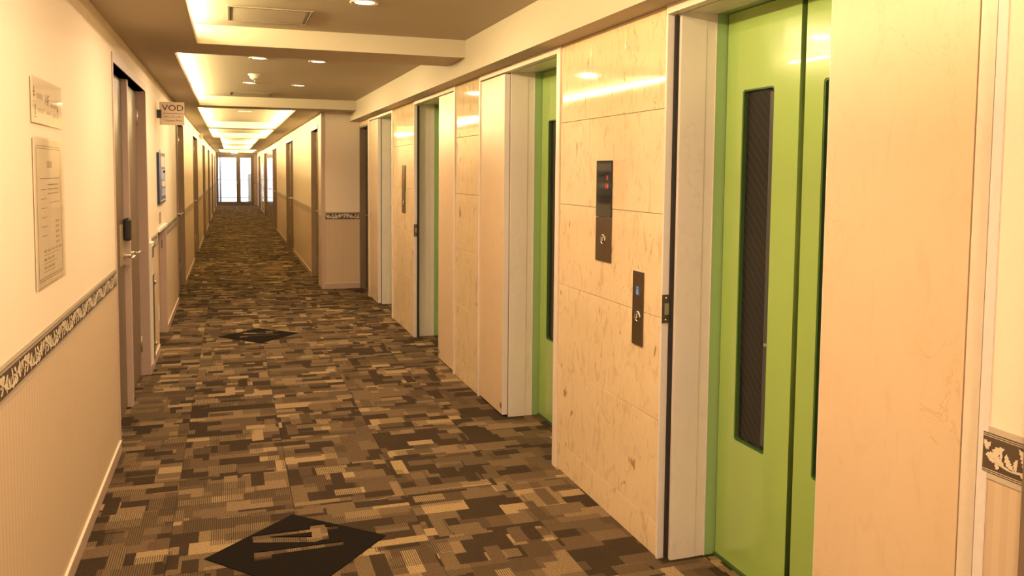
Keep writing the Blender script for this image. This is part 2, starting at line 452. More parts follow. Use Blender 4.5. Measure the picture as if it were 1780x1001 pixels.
def border(length, mat4, origin, near=True, seed=0, edge=True):
    """origin = world point of u=0 at floor level; u runs along mat4's first axis"""
    T = Matrix.Translation(origin) @ mat4
    def wbox(bb, u0, u1, v0, v1, d0, d1):
        vs = [T @ Vector((u, v, w)) for u in (u0, u1) for v in (v0, v1) for w in (d0, d1)]
        bb.add([v[:] for v in vs], [(0,1,3,2),(4,6,7,5),(0,4,5,1),(2,3,7,6),(0,2,6,4),(1,5,7,3)])
    b = B(); wbox(b, 0, length, Z0, Z1, 0, .0025)
    o = structure(b.build(trim_name(), M['bedge']))
    b = B(); wbox(b, 0, length, Z0+.013, Z1-.013, .0025, .0033)
    b.build('border_ground', M['bdark'] if near else M['bfar'], o)
    if near:
        b = B()
        for v in (Z0+.0155, Z0+.0195, Z1-.0165, Z1-.0205): wbox(b, 0, length, v-.0006, v+.0006, .0033, .0037)
        b.build('border_line', M['bleaf'], o)
        b = B()
        for si, qd in border_motif(0, length, Z0+.019, Z1-.019, 1, seed):
            b.add([(T @ Vector((p[0], p[1], .0038+.00006*(si % 17))))[:] for p in qd], [(0, 1, 2, 3)])
        b.build('acanthus_print', M['bleaf'], o)
    return o
def baseboard(name, d, axis, face, parent=None):
    """d = box of the board; a pale lip on top"""
    o = structure(box(name, d, M['base']))
    x0, x1, y0, y1, z0, z1 = d
    box('top_lip', (x0, x1, y0, y1, z1, z1+.004), M['basetop'], o)
    return o
bi = 0
for a, b in segs:
    for p, q in ([(a, niche[0]-.02), (niche[1]+.04, b)] if a < niche[0] < b else [(a, b)]):
        bi += 1
        baseboard('baseboard_left' if bi == 1 else 'baseboard_left.%03d' % (bi-1), (XL, XL+.010, p, q-.001, 0, .058), 'y', 1)
border(segs[0][1]-YB, LW, (XL, YB, 0), True, 1)
border(6.62 and niche[0]-6.86, LW, (XL, 6.86, 0), True, 2)
border(segs[1][1]-niche[1]-.05, LW, (XL, niche[1]+.05, 0), True, 3)
for a, b in segs[2:]: border(b-a, LW, (XL, a, 0), False)

# ------------------------------------------------------------------ hinged doors (setting)
dn = [0]
def lever(parent, s, y, dirn, z=.965, big=True):
    """chrome lever; s = +1 the wall faces +X, -1 faces -X; dirn = +1/-1 along Y where the lever points"""
    b = B().lathe([(0, 0), (.024, 0), (.024, s*.008), (.010, s*.010), (.010, s*.045), (0, s*.046)], (0, y, z), 16, 'X').tube([(s*.044, y, z), (s*.062, y, z)], .0085, 10)
    b.tube([(s*.062, y-dirn*.006, z), (s*.066, y+dirn*.02, z), (s*.066, y+dirn*.11, z), (s*.058, y+dirn*.125, z)], [.008, .0085, .0085, .007], 10)
    return b.build('lever_handle', M['chrome'], parent)
def hinge(parent, s, y, z, yd):
    h = B().bbox(0, s*.003, y, y+yd*.032, z-.055, z+.055, .0008).bbox(0, s*.003, y-yd*.002, y-yd*.030, z-.055, z+.055, .0008) if s > 0 else \
        B().bbox(-.003, 0, min(y, y+yd*.032), max(y, y+yd*.032), z-.055, z+.055, .0008).bbox(-.003, 0, min(y-yd*.03, y-yd*.002), max(y-yd*.03, y-yd*.002), z-.055, z+.055, .0008)
    h.tube([(s*.006, y, z-.056), (s*.006, y, z+.056)], .006, 8)
    return h.build('hinge', M['hinge'], parent)
def door(x, s, y0, y1, hinge_far, mat, label=None, lock=False, detail=True):
    """leaf face at x looking along s*X, spans y0..y1"""
    dn[0] += 1
    t = structure(thing('door_%d' % dn[0], (x, y0, 0))); w = y1-y0
    if label: t['label'] = label
    lf = B().bbox(min(-s*.04, 0), max(-s*.04, 0), .003, w-.003, .008, DT-.006, .002)
    lf.build('door_leaf', mat, t)
    hy, ly, ld = ((w-.004), .07, 1) if hinge_far else (.004, w-.07, -1)
    lever(t, s, ly, ld*1)
    if detail:
        for z in (.235, 1.87): hinge(t, s, hy, z, 1 if hinge_far else -1)
    if lock:
        B().bbox(0, .006, ly-.17, ly+.045, .915, 1.165, .002).build('lock_plate', M['brass'], t)
        B().bbox(.006, .050, ly-.03, ly+.03, 1.06, 1.20, .014).build('card_reader', M['black'], t)
    return t
def opening_frame(x, s, a, b, mul=True, recess=.06, fm='casing', mw=.028, mid=None):
    """mauve steel frame with mullion for an opening a..b in a wall whose face is x and looks along s*X"""
    o = structure(thing(trim_name(), (x, a, 0))); w = b-a
    def bx(nm, d0, d1, y0, y1, z0, z1):
        lo, hi = sorted((s*d0, s*d1)); return B().bbox(lo, hi, y0, y1, z0, z1, .0015).build(nm, M['frame'] if nm == 'frame_head' and fm != 'casing' else M[fm], o)
    bx('frame_jamb', -recess-.05, .006, 0, .028, 0, DT+.05); bx('frame_jamb', -recess-.05, .006, w-.045, w, 0, DT+.05)
    bx('frame_head', -recess-.05, .006, .028, w-.045, DT, DT+.05)
    if mul: bx('mullion', -recess-.05, -.024, (mid-a if mid else w/2)-mw, (mid-a if mid else w/2)+mw, 0, DT)
    return o
for k, (a, b) in enumerate(opens):
    w = b-a; mc = 5.722 if k == 0 else a+w/2
    opening_frame(XL, 1, a, b, fm='casing' if k == 0 else 'casing_shaded', mw=.026 if k == 0 else .016, mid=mc)
    det = k < 4
    door(XL-.058, 1, a+.029, mc-.029, False, M['door'], 'brown door with a black card reader and chrome lever' if k == 0 else None, lock=(k == 0), detail=det)
    door(XL-.058, 1, mc+.029, b-.046, True, M['door'], detail=det)

# ------------------------------------------------------------------ right side walls
wr = B()
wr.box(XN, 1.95, YB, 1.323, 0, 2.4)                                   # near wallpapered wall
structure(wr.build('wall_right_near', M['wall']))
wc = B().box(XC, XC+.3, YE+.1, 11.20, 0, 2.4)
ropen = [(11.20, 12.20, False), (15.85, 17.85, True), (21.6, 23.55, True), (23.6, 27.55, True), (27.6, 29.6, False), (33.7, 35.7, False)]
y = 11.20
rsegs = []
for a, b, m in ropen:
    if a > y: wc.box(XC, XC+.3, y, a, 0, 2.4); rsegs.append((y, a))
    wc.box(XC, XC+.3, a, b, DT, 2.4).box(XC+.12, XC+.3, a, b, 0, DT); y = b
wc.box(XC, XC+.3, y, YF, 0, 2.4); rsegs.append((y, YF))
structure(wc.build('wall_right_corridor', M['wall']))
for k, (a, b, m) in enumerate(ropen):
    opening_frame(XC, -1, a, b, m, fm='casing_shaded', mw=.016)
    w = b-a; mc = a+w/2; far = M['doorfar'] if k == 3 else M['door']
    rx = XC+.004 if k == 3 else XC+.062
    if m:
        door(rx, -1, a+.029, mc-.029, False, far, detail=k < 2); door(rx, -1, mc+.029, b-.046, True, far, detail=k < 2)
    else: door(XC+.062, -1, a+.029, b-.046, True, far, detail=k < 2)
for k, (a, b) in enumerate(rsegs):
    baseboard('baseboard_right.%03d' % (k+1), (XC-.010, XC, a, b-.001, 0, .058), 'y', -1)
    border(b-a, RW, (XC, b, 0), False)
o = structure(thing(trim_name(), (XC, 30.1, 0))); o['label'] = 'glossy white service panel far along the right wall'
B().bbox(-.012, 0, 0, 2.0, .08, 1.72, .003).build('panel', M['gloss_white'], o); B().bbox(-.020, -.012, .08, .12, .8, .95, .002).build('pull', M['chrome'], o)
# end wall of the lobby
structure(box('wall_end', (XC, 1.95, YE, YE+.1, 0, 2.4), M['wall']))
baseboard('baseboard_end', (XC+.03, XR, YE-.010, YE, 0, .070), 'x', -1)
border(XR-XC-.04, FW, (XC+.04, YE, 0), True, 5)
o = structure(B().bbox(XC-.004, XC+.042, YE-.006, YE+.0, 0, ZL, .0015).bbox(XC-.006, XC, YE, YE+.045, 0, ZL, .0015).build(trim_name(), M['casing'])); o['label'] = 'mauve corner guard where the lobby narrows'
# near right wall dressing
border(1.323-YB-.012, RW, (XN, 1.311, 0), True, 6)
o = structure(B().bbox(XN-.003, XN+.0, 1.300, 1.326, 0, ZS, .001).bbox(XN-.003, XN+.03, 1.323, 1.326, 0, ZS, .001).build(trim_name(), M['leaf_edge'])); o['label'] = 'pale corner guard beside the nearest elevator'
baseboard('baseboard_right', (XN-.010, XN, YB, 1.20, 0, .058), 'y', -1)
o = structure(B().bbox(XN-.02, XN, 1.12, 1.205, 0, 2.02, .003).build(trim_name(), M['door'])); o['label'] = 'brown door casing at the right edge'
# back wall behind the camera
structure(box('wall_back', (-1.0, 1.95, YB-.1, YB, 0, 2.4), M['wall']))

# ------------------------------------------------------------------ elevator wall
# (frame from, frame to, opening from, opening to, leaf from, leaf to, elevator centre)
EL = [(1.375, 2.834, 1.935, 2.822, 1.437, 1.923, 2.350), (3.893, 5.335, 3.94, 4.80, 4.805, 5.303, 4.350),
      (5.945, 7.41, 6.49, 7.398, 5.992, 6.478, 6.988), (8.435, 10.05, 8.475, 9.36, 9.365, 9.93, 8.925)]
core = B()
core.box(XR+.34, XR+.42, 1.30, YE+.2, 0, 2.4)                        # shaft side behind everything
core.box(XR+.022, XR+.34, 1.32, YE, ZS, 2.4)
for k, (f0, f1, o0, o1, l0, l1, c) in enumerate(EL):
    core.box(XR+.06, XR+.34, min(l0, o0)-.04 if l0 < o0 else l0+.045, (o0-.07 if l0 < o0 else f1), 0, ZS)
for a, b in ((2.834, 3.893), (5.335, 5.945), (7.470, 8.435)): core.box(XR+.022, XR+.34, a, b, 0, ZS)
core.box(XR+.1, XR+.34, 10.05, YE, 0, ZS).box(XR, XR+.1, 10.05, YE, 2.065, ZS).box(XR, XR+.1, 10.05, 10.085, 0, 2.065).box(XR+.06, XR+.34, 1.3, 1.40, 0, ZS)
structure(core.build('wall_right', M['leaf']))
wall_right = bpy.data.objects['wall_right']
# marble cladding, tile by tile
rows = [0, .1364, .5417, .946, 1.347, 1.749, ZS]
g = .0012
for a, b, n in ((2.834, 3.893, 3), (5.335, 5.945, 2), (7.41, 8.435, 3)):
    for i in range(n):
        y0 = a+(b-a)*i/n; y1 = a+(b-a)*(i+1)/n
        for j in range(6):
            h = rows[j+1]-rows[j]
            link('marble_tile', B().bbox(0, .020, g*.3, y1-y0-g*.3, g*.6, h-g*.6, .0016).mesh('marble_tile'), M['marble'], wall_right, (XR, y0, rows[j]))
# steel frames round the fire doors
for k, (f0, f1, o0, o1, l0, l1, c) in enumerate(EL):
    o = structure(thing(trim_name(), (XR, f0, 0))); o['label'] = ('nearest', 'second nearest', 'third nearest', 'farthest')[k]+' champagne metal frame round an elevator recess'
    near_w = (l0-.010 if l0 < o0 else o0)-f0; far_w = f1-(l1+.003 if l0 > o0 else o1)
    fm = M['frame']
    B().bbox(-.010, .055, 0, near_w, 0, ZS, .002).build('frame_post', fm, o)
    B().bbox(-.006, .024 if l0 < o0 else .034, f1-f0-far_w, f1-f0, 0, ZS, .002).build('frame_post', M['leaf_edge'] if l0 < o0 else fm, o)
    B().bbox(-.010, .030, near_w, f1-f0-far_w, 2.096, ZS, .002).build('frame_head', fm, o)
    if l0 < o0: B().box(.006, .030, l0-.010-f0, l0+.002-f0, .001, 2.09).build('gap_shade', M['dark'], o)  # dark strip standing in for the shade between leaf and post
    gy = (o1-.012 if l0 < o0 else l0+.004)-f0
    B().box(.0245 if l0 < o0 else .0348, .0415, gy, gy+.02, .001, 2.09).build('gap_shade', M['dark'], o)  # dark fill for the shaded gap in front of the jamb
# fire door leaves
pos_words = ('nearest, at the right of the picture', 'left of the second elevator, with a pale edge facing the camera', 'beside the third elevator, bright reflection on its top', 'farthest, next to the dark doorway')
for k, (f0, f1, o0, o1, l0, l1, c) in enumerate(EL):
    t = thing('fire_door', (XR, l0, 0), 'cream laminated fire door leaf '+pos_words[k], 'door', 'fire door leaves beside the elevators')
    w = l1-l0
    B().bbox(.0, .034, .0025, w-.0025, .014, 2.090, .0012).build('leaf', M['leaf'], t)
    B().bbox(.0005, .0335, -.0005 if l0 > o0 else w-.0026, .0026 if l0 > o0 else w+.0005, .014, 2.090, .0006).build('edge_band', M['leaf_edge'], t)
    e = .03 if l0 > o0 else w-.03
    B().bbox(-.0015, .002, e-.018, e+.018, .05, .085, .0006).build('floor_bolt', M['hinge'], t)
    if k == 3: B().bbox(-.003, .002, w-.055, w-.035, .93, 1.02, .001).build('flush_pull', M['hinge'], t)

# elevators
def make_elevator():
    t = thing('elevator', (0, 0, 0))
    # local: x from the wall face inwards, y along the wall about the centre, z up
    for s in (-1, 1):
        y0, y1 = (.0075, .440) if s > 0 else (-.440, -.0075)
        xf = .236 if s > 0 else .246
        if s > 0: wy0, wy1 = .145, .335
        else: wy0, wy1 = -.300, -.100
        out = [(-y1, .012), (-y0, .012), (-y0, 2.105), (-y1, 2.105)]
        me = plate_mesh('door_panel', out, [rrect(-wy1, -wy0, .497, 1.812, .012)], .022, RW, (xf+.022, 0, 0))
        p = link('door_panel', me, M['green'], t)
        me = plate_mesh('window_gasket', rrect(-wy1-.0005, -wy0+.0005, .4965, 1.8125, .012), [rrect(-wy1+.006, -wy0-.006, .503, 1.806, .010)], .0195, RW, (xf+.022, 0, 0))
        link('window_gasket', me, M['gasket'], p)
        B().box(xf+.017, xf+.021, wy0-.004, wy1+.004, .493, 1.816).build('window_pane', M['wired'], p)
        B().bbox(xf+.0125, xf+.0168, wy0+.007, wy0+.040, .52, 1.795, .0015).build('inner_door_rim', M['rim'], p)
        B().bbox(xf+.0105, xf+.0168, wy0+.018, wy0+.036, .885, .897, .002).build('inner_latch', M['chrome'], p)
        # inner edge flange, the dark green seam between the panels
        B().bbox(xf+.001, xf+.045, y0 if s > 0 else y1-.004, (y0+.004) if s > 0 else y1, .012, 2.105, .0005).build('meeting_edge', M['gasket'], p)
    B().box(.290, .300, -.03, .03, .012, 2.105).build('seam_backing', M['gasket'], t)
    f = B()
    for s in (-1, 1):
        lo, hi = sorted((s*.445, s*.475)); f.bbox(.188, .275, lo, hi, 0, 2.135, .002)
    f.bbox(.190, .275, -.4448, .4448, 2.108, 2.135, .002)
    f.build('door_frame', M['mint'], t)
    for s in (-1, 1):
        lo, hi = sorted((s*.4449, s*.4465)); B().bbox(.1865, .190, lo-.0012, hi+.0012, 0, 2.104, .0004).build('edge_trim', M['leaf_edge'], t)
        lo, hi = sorted((s*.4395, s*.4447)); B().box(.238, .262, lo, hi, .012, 2.104).build('shadow_gap', M['dark'], t)
    for s in (-1, 1):
        lo, hi = sorted((s*.4455, s*.478)); B().bbox(.038, .147, lo, hi, 0, 2.118, .001).build('marble_jamb', M['jamb'], t)
        lo, hi = sorted((s*.4480, s*.478)); B().bbox(.1475, .1875, lo, hi, 0, 2.118, .001).build('marble_jamb', M['jamb'], t)
    B().bbox(.062, .1875, -.4450, .4450, 2.105, 2.135, .001).build('head_slab', M['jamb'], t)
    B().box(.032, .0615, -.444, .444, 2.119, 2.128).build('head_shadow_gap', M['dark'], t)
    B().bbox(.034, .052, -.43, .02, 2.108, 2.1185, .001).build('head_track', M['alu'], t)
    B().bbox(.228, .290, -.444, .444, .0005, .010, .001).build('sill', M['gasket'], t)
    return t
e0 = make_elevator()
elab = ('nearest elevator with lime green doors and dark slit windows', 'second nearest green elevator, only its left door leaf showing',
        'third green elevator, a thin green strip beside a bright cream leaf', 'farthest elevator recess, beside the last cream leaf')
for k, q in enumerate(EL):
    t = e0 if k == 0 else copy_tree(e0)
    t.location = (XR, q[6], 0); tag(t, elab[k], 'elevator', 'elevators along the right wall')
# magnetic catches on the frames
def catch(y, z, lab):
    t = thing('door_catch', (XR+.009, y, z), lab, 'catch', 'door catches on the elevator frames')
    B().bbox(-.0155, .0155, -.004, 0, -.055, .055, .001).build('back_plate', M['steel_dark'], t)
    B().bbox(-.006, .012, -.009, -.004, -.022, .022, .001).build('latch', M['hinge'], t)
    for u in (-.042, .042): B().lathe([(0, -.0055), (.004, -.0055), (.005, -.004)], (.002, 0, u), 10, 'Y').build('screw', M['chrome'], t)
catch(2.8218, .985, 'steel door catch on the frame beside the nearest elevator')
catch(7.3978, .975, 'small steel door catch on the frame of the third elevator')

# dark doorway at the end of the elevator wall
o = structure(thing(trim_name(), (XR, 10.085, 0))); o['label'] = 'dark grey brown door frame beside the end wall'
B().bbox(.0, .1, .66, .69, 0, 2.065, .002).build('frame_jamb', M['door'], o); B().bbox(.0, .1, 0, .02, 0, 2.065, .002).build('frame_jamb', M['door'], o)
B().bbox(.0, .1, .02, .66, 2.045, 2.065, .002).build('frame_head', M['door'], o)
door(XR+.075, -1, 10.107, 10.742, True, M['darkdoor'], 'dark brown door in the corner beside the farthest elevator', detail=False)

# ------------------------------------------------------------------ ceiling with coves
coves = [(-2.6, 5.25, -.175, None), (5.72, 10.20, -.325, None), (10.60, 15.50, -.36, .765), (15.85, 20.15, -.365, .765), (20.45, 25.2, -.21, .64), (25.6, 30.9, -.21, .64), (31.5, 36.9, -.39, .90)]
ce = structure(box('ceiling', (-1.0, 2.0, YB-.1, YF+.2, ZH, ZH+.08), M['ceil']))
y = YB
for k, (a, b, xl, xr) in enumerate(coves):
    right = XR+.3 if k < 2 else XC+.2
    nr = XR+.3 if k <= 2 else XC+.2
    box('beam', (XL-.02, nr, y, a, ZL, ZH), M['ceil'], ce)             # beam before this cove
    box('low_ceiling', (XL-.02, xl-.011, a, b, ZL, ZL+.018), M['ceil'], ce)
    box('cove_back', (xl-.17, xl-.15, a, b, ZL+.018, ZH), M['ceil'], ce)
    B().bbox(xl-.011, xl, a, b, ZL, ZL+.038, .001).build('cove_fascia', M['ceil'], ce)
    box('lamp_shield', (xl-.024, xl-.016, a+.05, b-.06, ZL+.018, ZL+(.058 if k < 2 else .046)), M['shield'], ce)
    if xr:
        box('low_ceiling', (xr+.011, XC+.02, a, b, ZL, ZL+.018), M['ceil'], ce)
        box('cove_back', (xr+.15, xr+.17, a, b, ZL+.018, ZH), M['ceil'], ce)
        B().bbox(xr, xr+.011, a, b, ZL, ZL+.038, .001).build('cove_fascia', M['ceil'], ce)
        box('lamp_shield', (xr+.016, xr+.024, a+.05, b-.06, ZL+.018, ZL+.046), M['shield'], ce)
    n = 1; L = (b-a)
    for sx, xx in ((1, xl-.075),) + (((-1, xr+.075),) if xr else ()):
        B().tube([(xx-sx*.04, a+.08, ZL+.055), (xx-sx*.04, b-.08, ZL+.055)], .012, 8).build('fluorescent_tube', M['tube_on'], ce)
        area('cove_light', (xx, (a+b)/2, ZL+.075), .05, L-.16, (P_COVE if k < 2 else P_COVE2)*L, COVE, (sx*.85, 0, .53))
    y = b
box('beam', (XL-.02, XC+.2, y, YF+.1, ZL, ZH), M['ceil'], ce)
for l in [o for o in COL.objects if o.name.startswith('cove_light')]:
    s_ = 1 if l.data and l.location.x < .25 else -1
    xa = Vector((0, 1, 0)); zz = -Vector((s_*.6, 0, .8) if l.location.y < 10.3 else (s_*.85, 0, .53)).normalized(); 
    # local Y along the corridor
    yv = Vector((0, 1, 0)); xv = yv.cross(zz).normalized()
    l.rotation_euler = Matrix((xv, yv, zz)).transposed().to_euler()
# soffit over the elevators
o = structure(box('soffit_right', (1.44, XR+.3, YB, YE, ZS, ZH), M['ceil'])); o.name = trim_name(); o['label'] = 'long cream soffit box running above the elevators'

# ------------------------------------------------------------------ ceiling fittings
def make_down():
    t = thing('downlight', (0, 0, 0))
    B().lathe([(.050, .0), (.066, -.006), (.072, -.006), (.074, 0), (.074, .004)], (0, 0, 0), 32).build('trim_ring', M['ceil'], t)
    B().lathe([(0, .0), (.048, .0), (.050, -.0015)], (0, 0, -.001), 32).build('lit_lens', M['lamp_on'], t)
    return t
dl = make_down()
dpos = [(.648, 4.27, 'round recessed downlight at the top edge of the picture'), (.214, 6.65, 'left downlight of the nearer pair beyond the beam'), (.654, 6.68, 'right downlight of the nearer pair beyond the beam'),
        (.198, 8.55, 'left downlight of the farther pair, under the smoke detector'), (.657, 8.61, 'right downlight of the farther pair beyond the beam'),
        (.22, 4.27, None), (.22, 2.30, None), (.65, 2.30, None), (.22, .3, None), (.65, .3, None), (.22, -1.6, None), (.65, -1.6, None)]
for k, (x, y, lab) in enumerate(dpos):
    t = dl if k == 0 else copy_tree(dl)
    t.location = (x, y, ZH); row_ = ('', 'above the top edge of the picture', 'just above the camera', 'close behind the camera', 'far behind the camera')[1 if k == 5 else (k-2)//2 if k > 5 else 0]
    tag(t, lab or ('left' if x < .4 else 'right')+' ceiling downlight of the pair '+row_, 'downlight', 'downlights' if lab else 'downlights out of view')
    area('downlight_lamp', (x, y, ZH-.009), .09, .09, P_DOWN, WARM, (0, 0, -1), 'DISK')
t = thing('smoke_detector', (.21, 7.78, ZH), 'small white round detector on the coved ceiling above two downlights', 'detector')
B().lathe([(0, -.036), (.030, -.036), (.036, -.030), (.040, -.012), (.052, -.010), (.054, 0)], (0, 0, 0), 28).build('body', M['white'], t)
B().lathe([(.0, -.050), (.022, -.050), (.022, -.046), (.0, -.046)], (0, 0, 0), 20).tube([(.015, 0, -.048), (.015, 0, -.034)], .002, 6).tube([(-.015, 0, -.048), (-.015, 0, -.034)], .002, 6).build('sensor_cage', M['hinge'], t)
t = thing('sprinkler_head', (.225, 8.12, ZH), 'flat sprinkler head hanging behind the smoke detector', 'sprinkler')
B().lathe([(0, -.004), (.040, -.004), (.042, 0)], (0, 0, 0), 24).build('escutcheon', M['white'], t)
B().tube([(0, 0, -.004), (0, 0, -.040)], .006, 8).lathe([(0, -.040), (.032, -.041), (.032, -.0435), (0, -.0435)], (0, 0, 0), 20).build('deflector', M['hinge'], t)
def access(x0, x1, y0, y1, lab):
    t = thing('ceiling_access_panel', (x0, y0, ZH), lab, 'panel', 'ceiling access panels')
    w, d = x1-x0, y1-y0
    f = B()
    for q in ((0, w, 0, .012), (0, w, d-.012, d), (0, .012, .012, d-.012), (w-.012, w, .012, d-.012)): f.bbox(*q, -.006, 0, .001)
    f.build('frame', M['groove'], t)
    f = B()
    for q in ((.020, w-.020, .020, .028), (.020, w-.02, d-.028, d-.02), (.02, .028, .028, d-.028), (w-.028, w-.02, .028, d-.028)): f.bbox(*q, -.004, 0, .0008)
    f.build('inner_rim', M['groove'], t)
    B().bbox(.030, w-.030, .030, d-.030, -.004, .001, .001).build('panel', M['ceil'], t)
access(-.005, .43, 4.60, 5.03, 'square access panel in the nearest coved ceiling beside a glowing cove')
access(.005, .45, 9.55, 9.95, 'square access panel in the second coved ceiling before the beam')
t = thing('ceiling_speaker', (.21, 12.72, ZH), 'round flat speaker grille in the third coved ceiling', 'speaker')
B().lathe([(0, -.008), (.075, -.008), (.085, -.004), (.088, 0)], (0, 0, 0), 28).build('rim', M['white'], t)
B().lathe([(0, -.0085), (.065, -.0085), (.066, -.008)], (0, 0, 0), 28).build('grille', M['casing'], t)

# ------------------------------------------------------------------ end door with daylight
YD = YF
structure(B().box(-1.0, -.60, YD, YD+.12, 0, 2.4).box(.95, 1.5, YD, YD+.12, 0, 2.4).box(-.60, .95, YD, YD+.12, 2.16, 2.4).build('wall_far', M['casing']))
win = structure(thing('window_1', (.175, YD, 0))); win['label'] = 'glazed double door with bright daylight at the corridor end'
fr = B()
fr.bbox(-.775, -.66, 0, .12, 0, 2.16, .003).bbox(.65, .775, 0, .12, 0, 2.16, .003).bbox(-.66, .65, 0, .12, 2.03, 2.16, .003).bbox(-.66, .65, 0, .12, 0, .17, .003).bbox(.06, .225, 0, .12, .17, 2.03, .003)
fr.build('window_frame', M['alu'], win)
B().box(-.665, .065, .055, .062, .165, 2.035).build('pane', M['acrylic'], win)
B().box(.22, .655, .055, .062, .165, 2.035).build('pane', M['acrylic'], win)
B().bbox(.10, .13, -.03, 0, .90, 1.06, .004).build('pull_handle', M['chrome'], win)
# handrail stops at both sides of the end door
for x, s, lab in ((-.60, 1, 'left'), (.95, -1, 'right')):
    t = thing('door_stop', (x, YD-.02, .965), 'dark round knob on the %s side of the far glazed door' % lab, 'knob')
    B().lathe([(0, .02), (.03, .02), (.03, .0), (.014, -.01), (.014, -.04), (.034, -.045), (.036, -.075), (.026, -.085), (0, -.087)], (0, 0, 0), 16, 'Y').build('knob_body', M['alu'], t)
# exit sign
t = thing('exit_sign', (.16, 36.2, ZH), 'small lit exit sign hanging before the far glazed door', 'sign')
B().bbox(-.13, .13, -.02, .02, -.17, -.02, .004).build('housing', M['white'], t)
B().bbox(-.122, .122, -.0235, -.0195, -.162, -.028, .001).build('lit_face', M['exit_on'], t)
for u in (-.08, .08): B().tube([(u, 0, -.021), (u, 0, 0)], .006, 8).build('hanger', M['hinge'], t)
fig = B()
fig.lathe([(0, -.0243), (.012, -.0243), (.012, -.0236)], (.005, 0, -.055), 12, 'Y')
for a_, b_ in (((.0, -.07), (-.012, -.105)), ((-.012, -.105), (.016, -.122)), ((.016, -.122), (.012, -.15)), ((-.012, -.105), (-.032, -.128)), ((-.032, -.128), (-.055, -.126)), ((0, -.075), (.026, -.092)), ((0, -.075), (-.03, -.082))):
    fig.tube([(a_[0], -.0243, a_[1]), (b_[0], -.0243, b_[1])], .0045, 6)
fig.build('running_figure', M['exit_green'], t)
# balcony outside
structure(box('balcony_floor', (-2.5, 3, YD+.12, YD+2.2, -.15, -.02), M['concrete'])).name = trim_name()
t = thing('balcony_railing', (.2, YD+1.9, -.02), 'pale metal balcony railing outside the far door', 'railing')
B().tube([(-2.4, 0, 1.1), (2.6, 0, 1.1)], .025, 8).build('top_rail', M['rail'], t)
B().tube([(-2.4, 0, .30), (2.6, 0, .30)], .02, 8).build('bottom_rail', M['rail'], t)
bal = B().tube([(0, 0, .0), (0, 0, 1.1)], .009, 6).mesh('baluster')
for k in range(41): link('baluster', bal, M['rail'], t, (-2.4+.125*k, 0, 0))
t = thing('service_cabinet', (.86, YD+.9, -.02), 'grey metal cabinet on the balcony behind the right pane', 'cabinet')
B().bbox(-.14, .25, -.2, .2, 0, 1.36, .006).build('cabinet_body', M['concrete'], t); B().bbox(-.13, .24, -.212, -.2, .03, 1.33, .003).build('cabinet_door', M['concrete'], t)
t = thing('drain_pipe', (-.42, YD+.5, -.02), 'blue grey vertical pipe outside behind the left pane', 'pipe')
B().tube([(0, 0, 0), (0, 0, 2.6)], .045, 14).build('pipe', M['rail'], t); B().lathe([(.046, 0), (.055, 0), (.055, .03), (.046, .03)], (0, 0, .9), 14).build('bracket', M['rail'], t)

# ------------------------------------------------------------------ things on the elevator wall
def call_panel(y0, y1, z0, z1, lab):
    t = thing('elevator_call_panel', (XR, (y0+y1)/2, z0), lab, 'call panel', 'tall call panels on the marble'); w = (y1-y0)/2; h = z1-z0; sp = h*.441
    B().bbox(-.006, 0, -w, w, 0, sp-.0005, .001).build('button_plate', M['bronze'], t)
    B().bbox(-.0065, 0, -w, w, sp+.0005, h, .001).build('display', M['screen'], t)
    zb = sp*.50; yb = -.002
    B().lathe([(.017, -.006), (.019, -.0095), (.0215, -.0095), (.0225, -.006)], (0, yb, zb), 28, 'X').build('button_ring', M['chrome'], t)
    b = B().lathe([(0, -.010), (.015, -.010), (.0165, -.006)], (0, yb, zb), 24, 'X').build('button', M['bronze'], t)
    a = plate_mesh('arrow', [(-.0015, .008), (.0015, .008), (.0015, -.002), (.006, -.002), (0, -.009), (-.006, -.002), (-.0015, -.002)], [], .0005, RW, (-.010, yb, zb)); link('arrow', a, M['white'], b)
    me = text_mesh('14', .032, .0006, RW, (-.0066, -w*.42, sp+(h-sp)*.55), 'CENTER', .0); link('floor_number', me, M['red'], t)
    B().bbox(-.0072, -.0066, -w*.50, -w*.42, sp+(h-sp)*.66, sp+(h-sp)*.735, .0002).build('direction_bar', M['red'], t)
    return t
call_panel(3.288, 3.445, 1.112, 1.557, 'tall call panel with red 14 display between the two nearest elevators')
call_panel(7.80, 7.955, 1.110, 1.560, 'tall call panel on the far marble, between third and fourth elevators')
t = thing('accessible_call_plate', (XR, 3.025, .806), 'lower bronze call plate with a blue wheelchair sign', 'call panel'); h = .30
B().bbox(-.006, 0, -.045, .045, 0, h, .001).build('plate', M['bronze'], t)
st = plate_mesh('wheelchair_sticker', rrect(-.014, .014, -.018, .018, .001), [], .0006, RW, (-.006, .0, .222)); st = link('wheelchair_sticker', st, M['blue'], t)
b = B()
def ring_strip(bb, cx, cy, r, a0, a1, w, x, n=14):
    vs = []
    for k in range(n+1):
        a = a0+(a1-a0)*k/n
        for rr in (r-w/2, r+w/2): vs.append((x, -(cx+rr*math.cos(a)), cy+rr*math.sin(a)))
    bb.add(vs, [(2*k, 2*k+1, 2*k+3, 2*k+2) for k in range(n)])
X_ = -.0069; ring_strip(b, -.001, .215, .0065, math.radians(95), math.radians(345), .002, X_)
ring_strip(b, -.002, .2345, .0012, 0, 2*PI, .0024, X_, 10)
for (u0, v0, u1, v1) in ((-.0028, .2195, -.0008, .231), (-.0028, .2195, .005, .2215), (.0042, .2105, .0062, .2215), (.0042, .2105, .009, .2123), (-.001, .2255, .004, .2272)):
    b.add([(X_, -u0, v0), (X_, -u1, v0), (X_, -u1, v1), (X_, -u0, v1)], [(0, 1, 2, 3)])
b.build('wheelchair_symbol', M['white'], st)
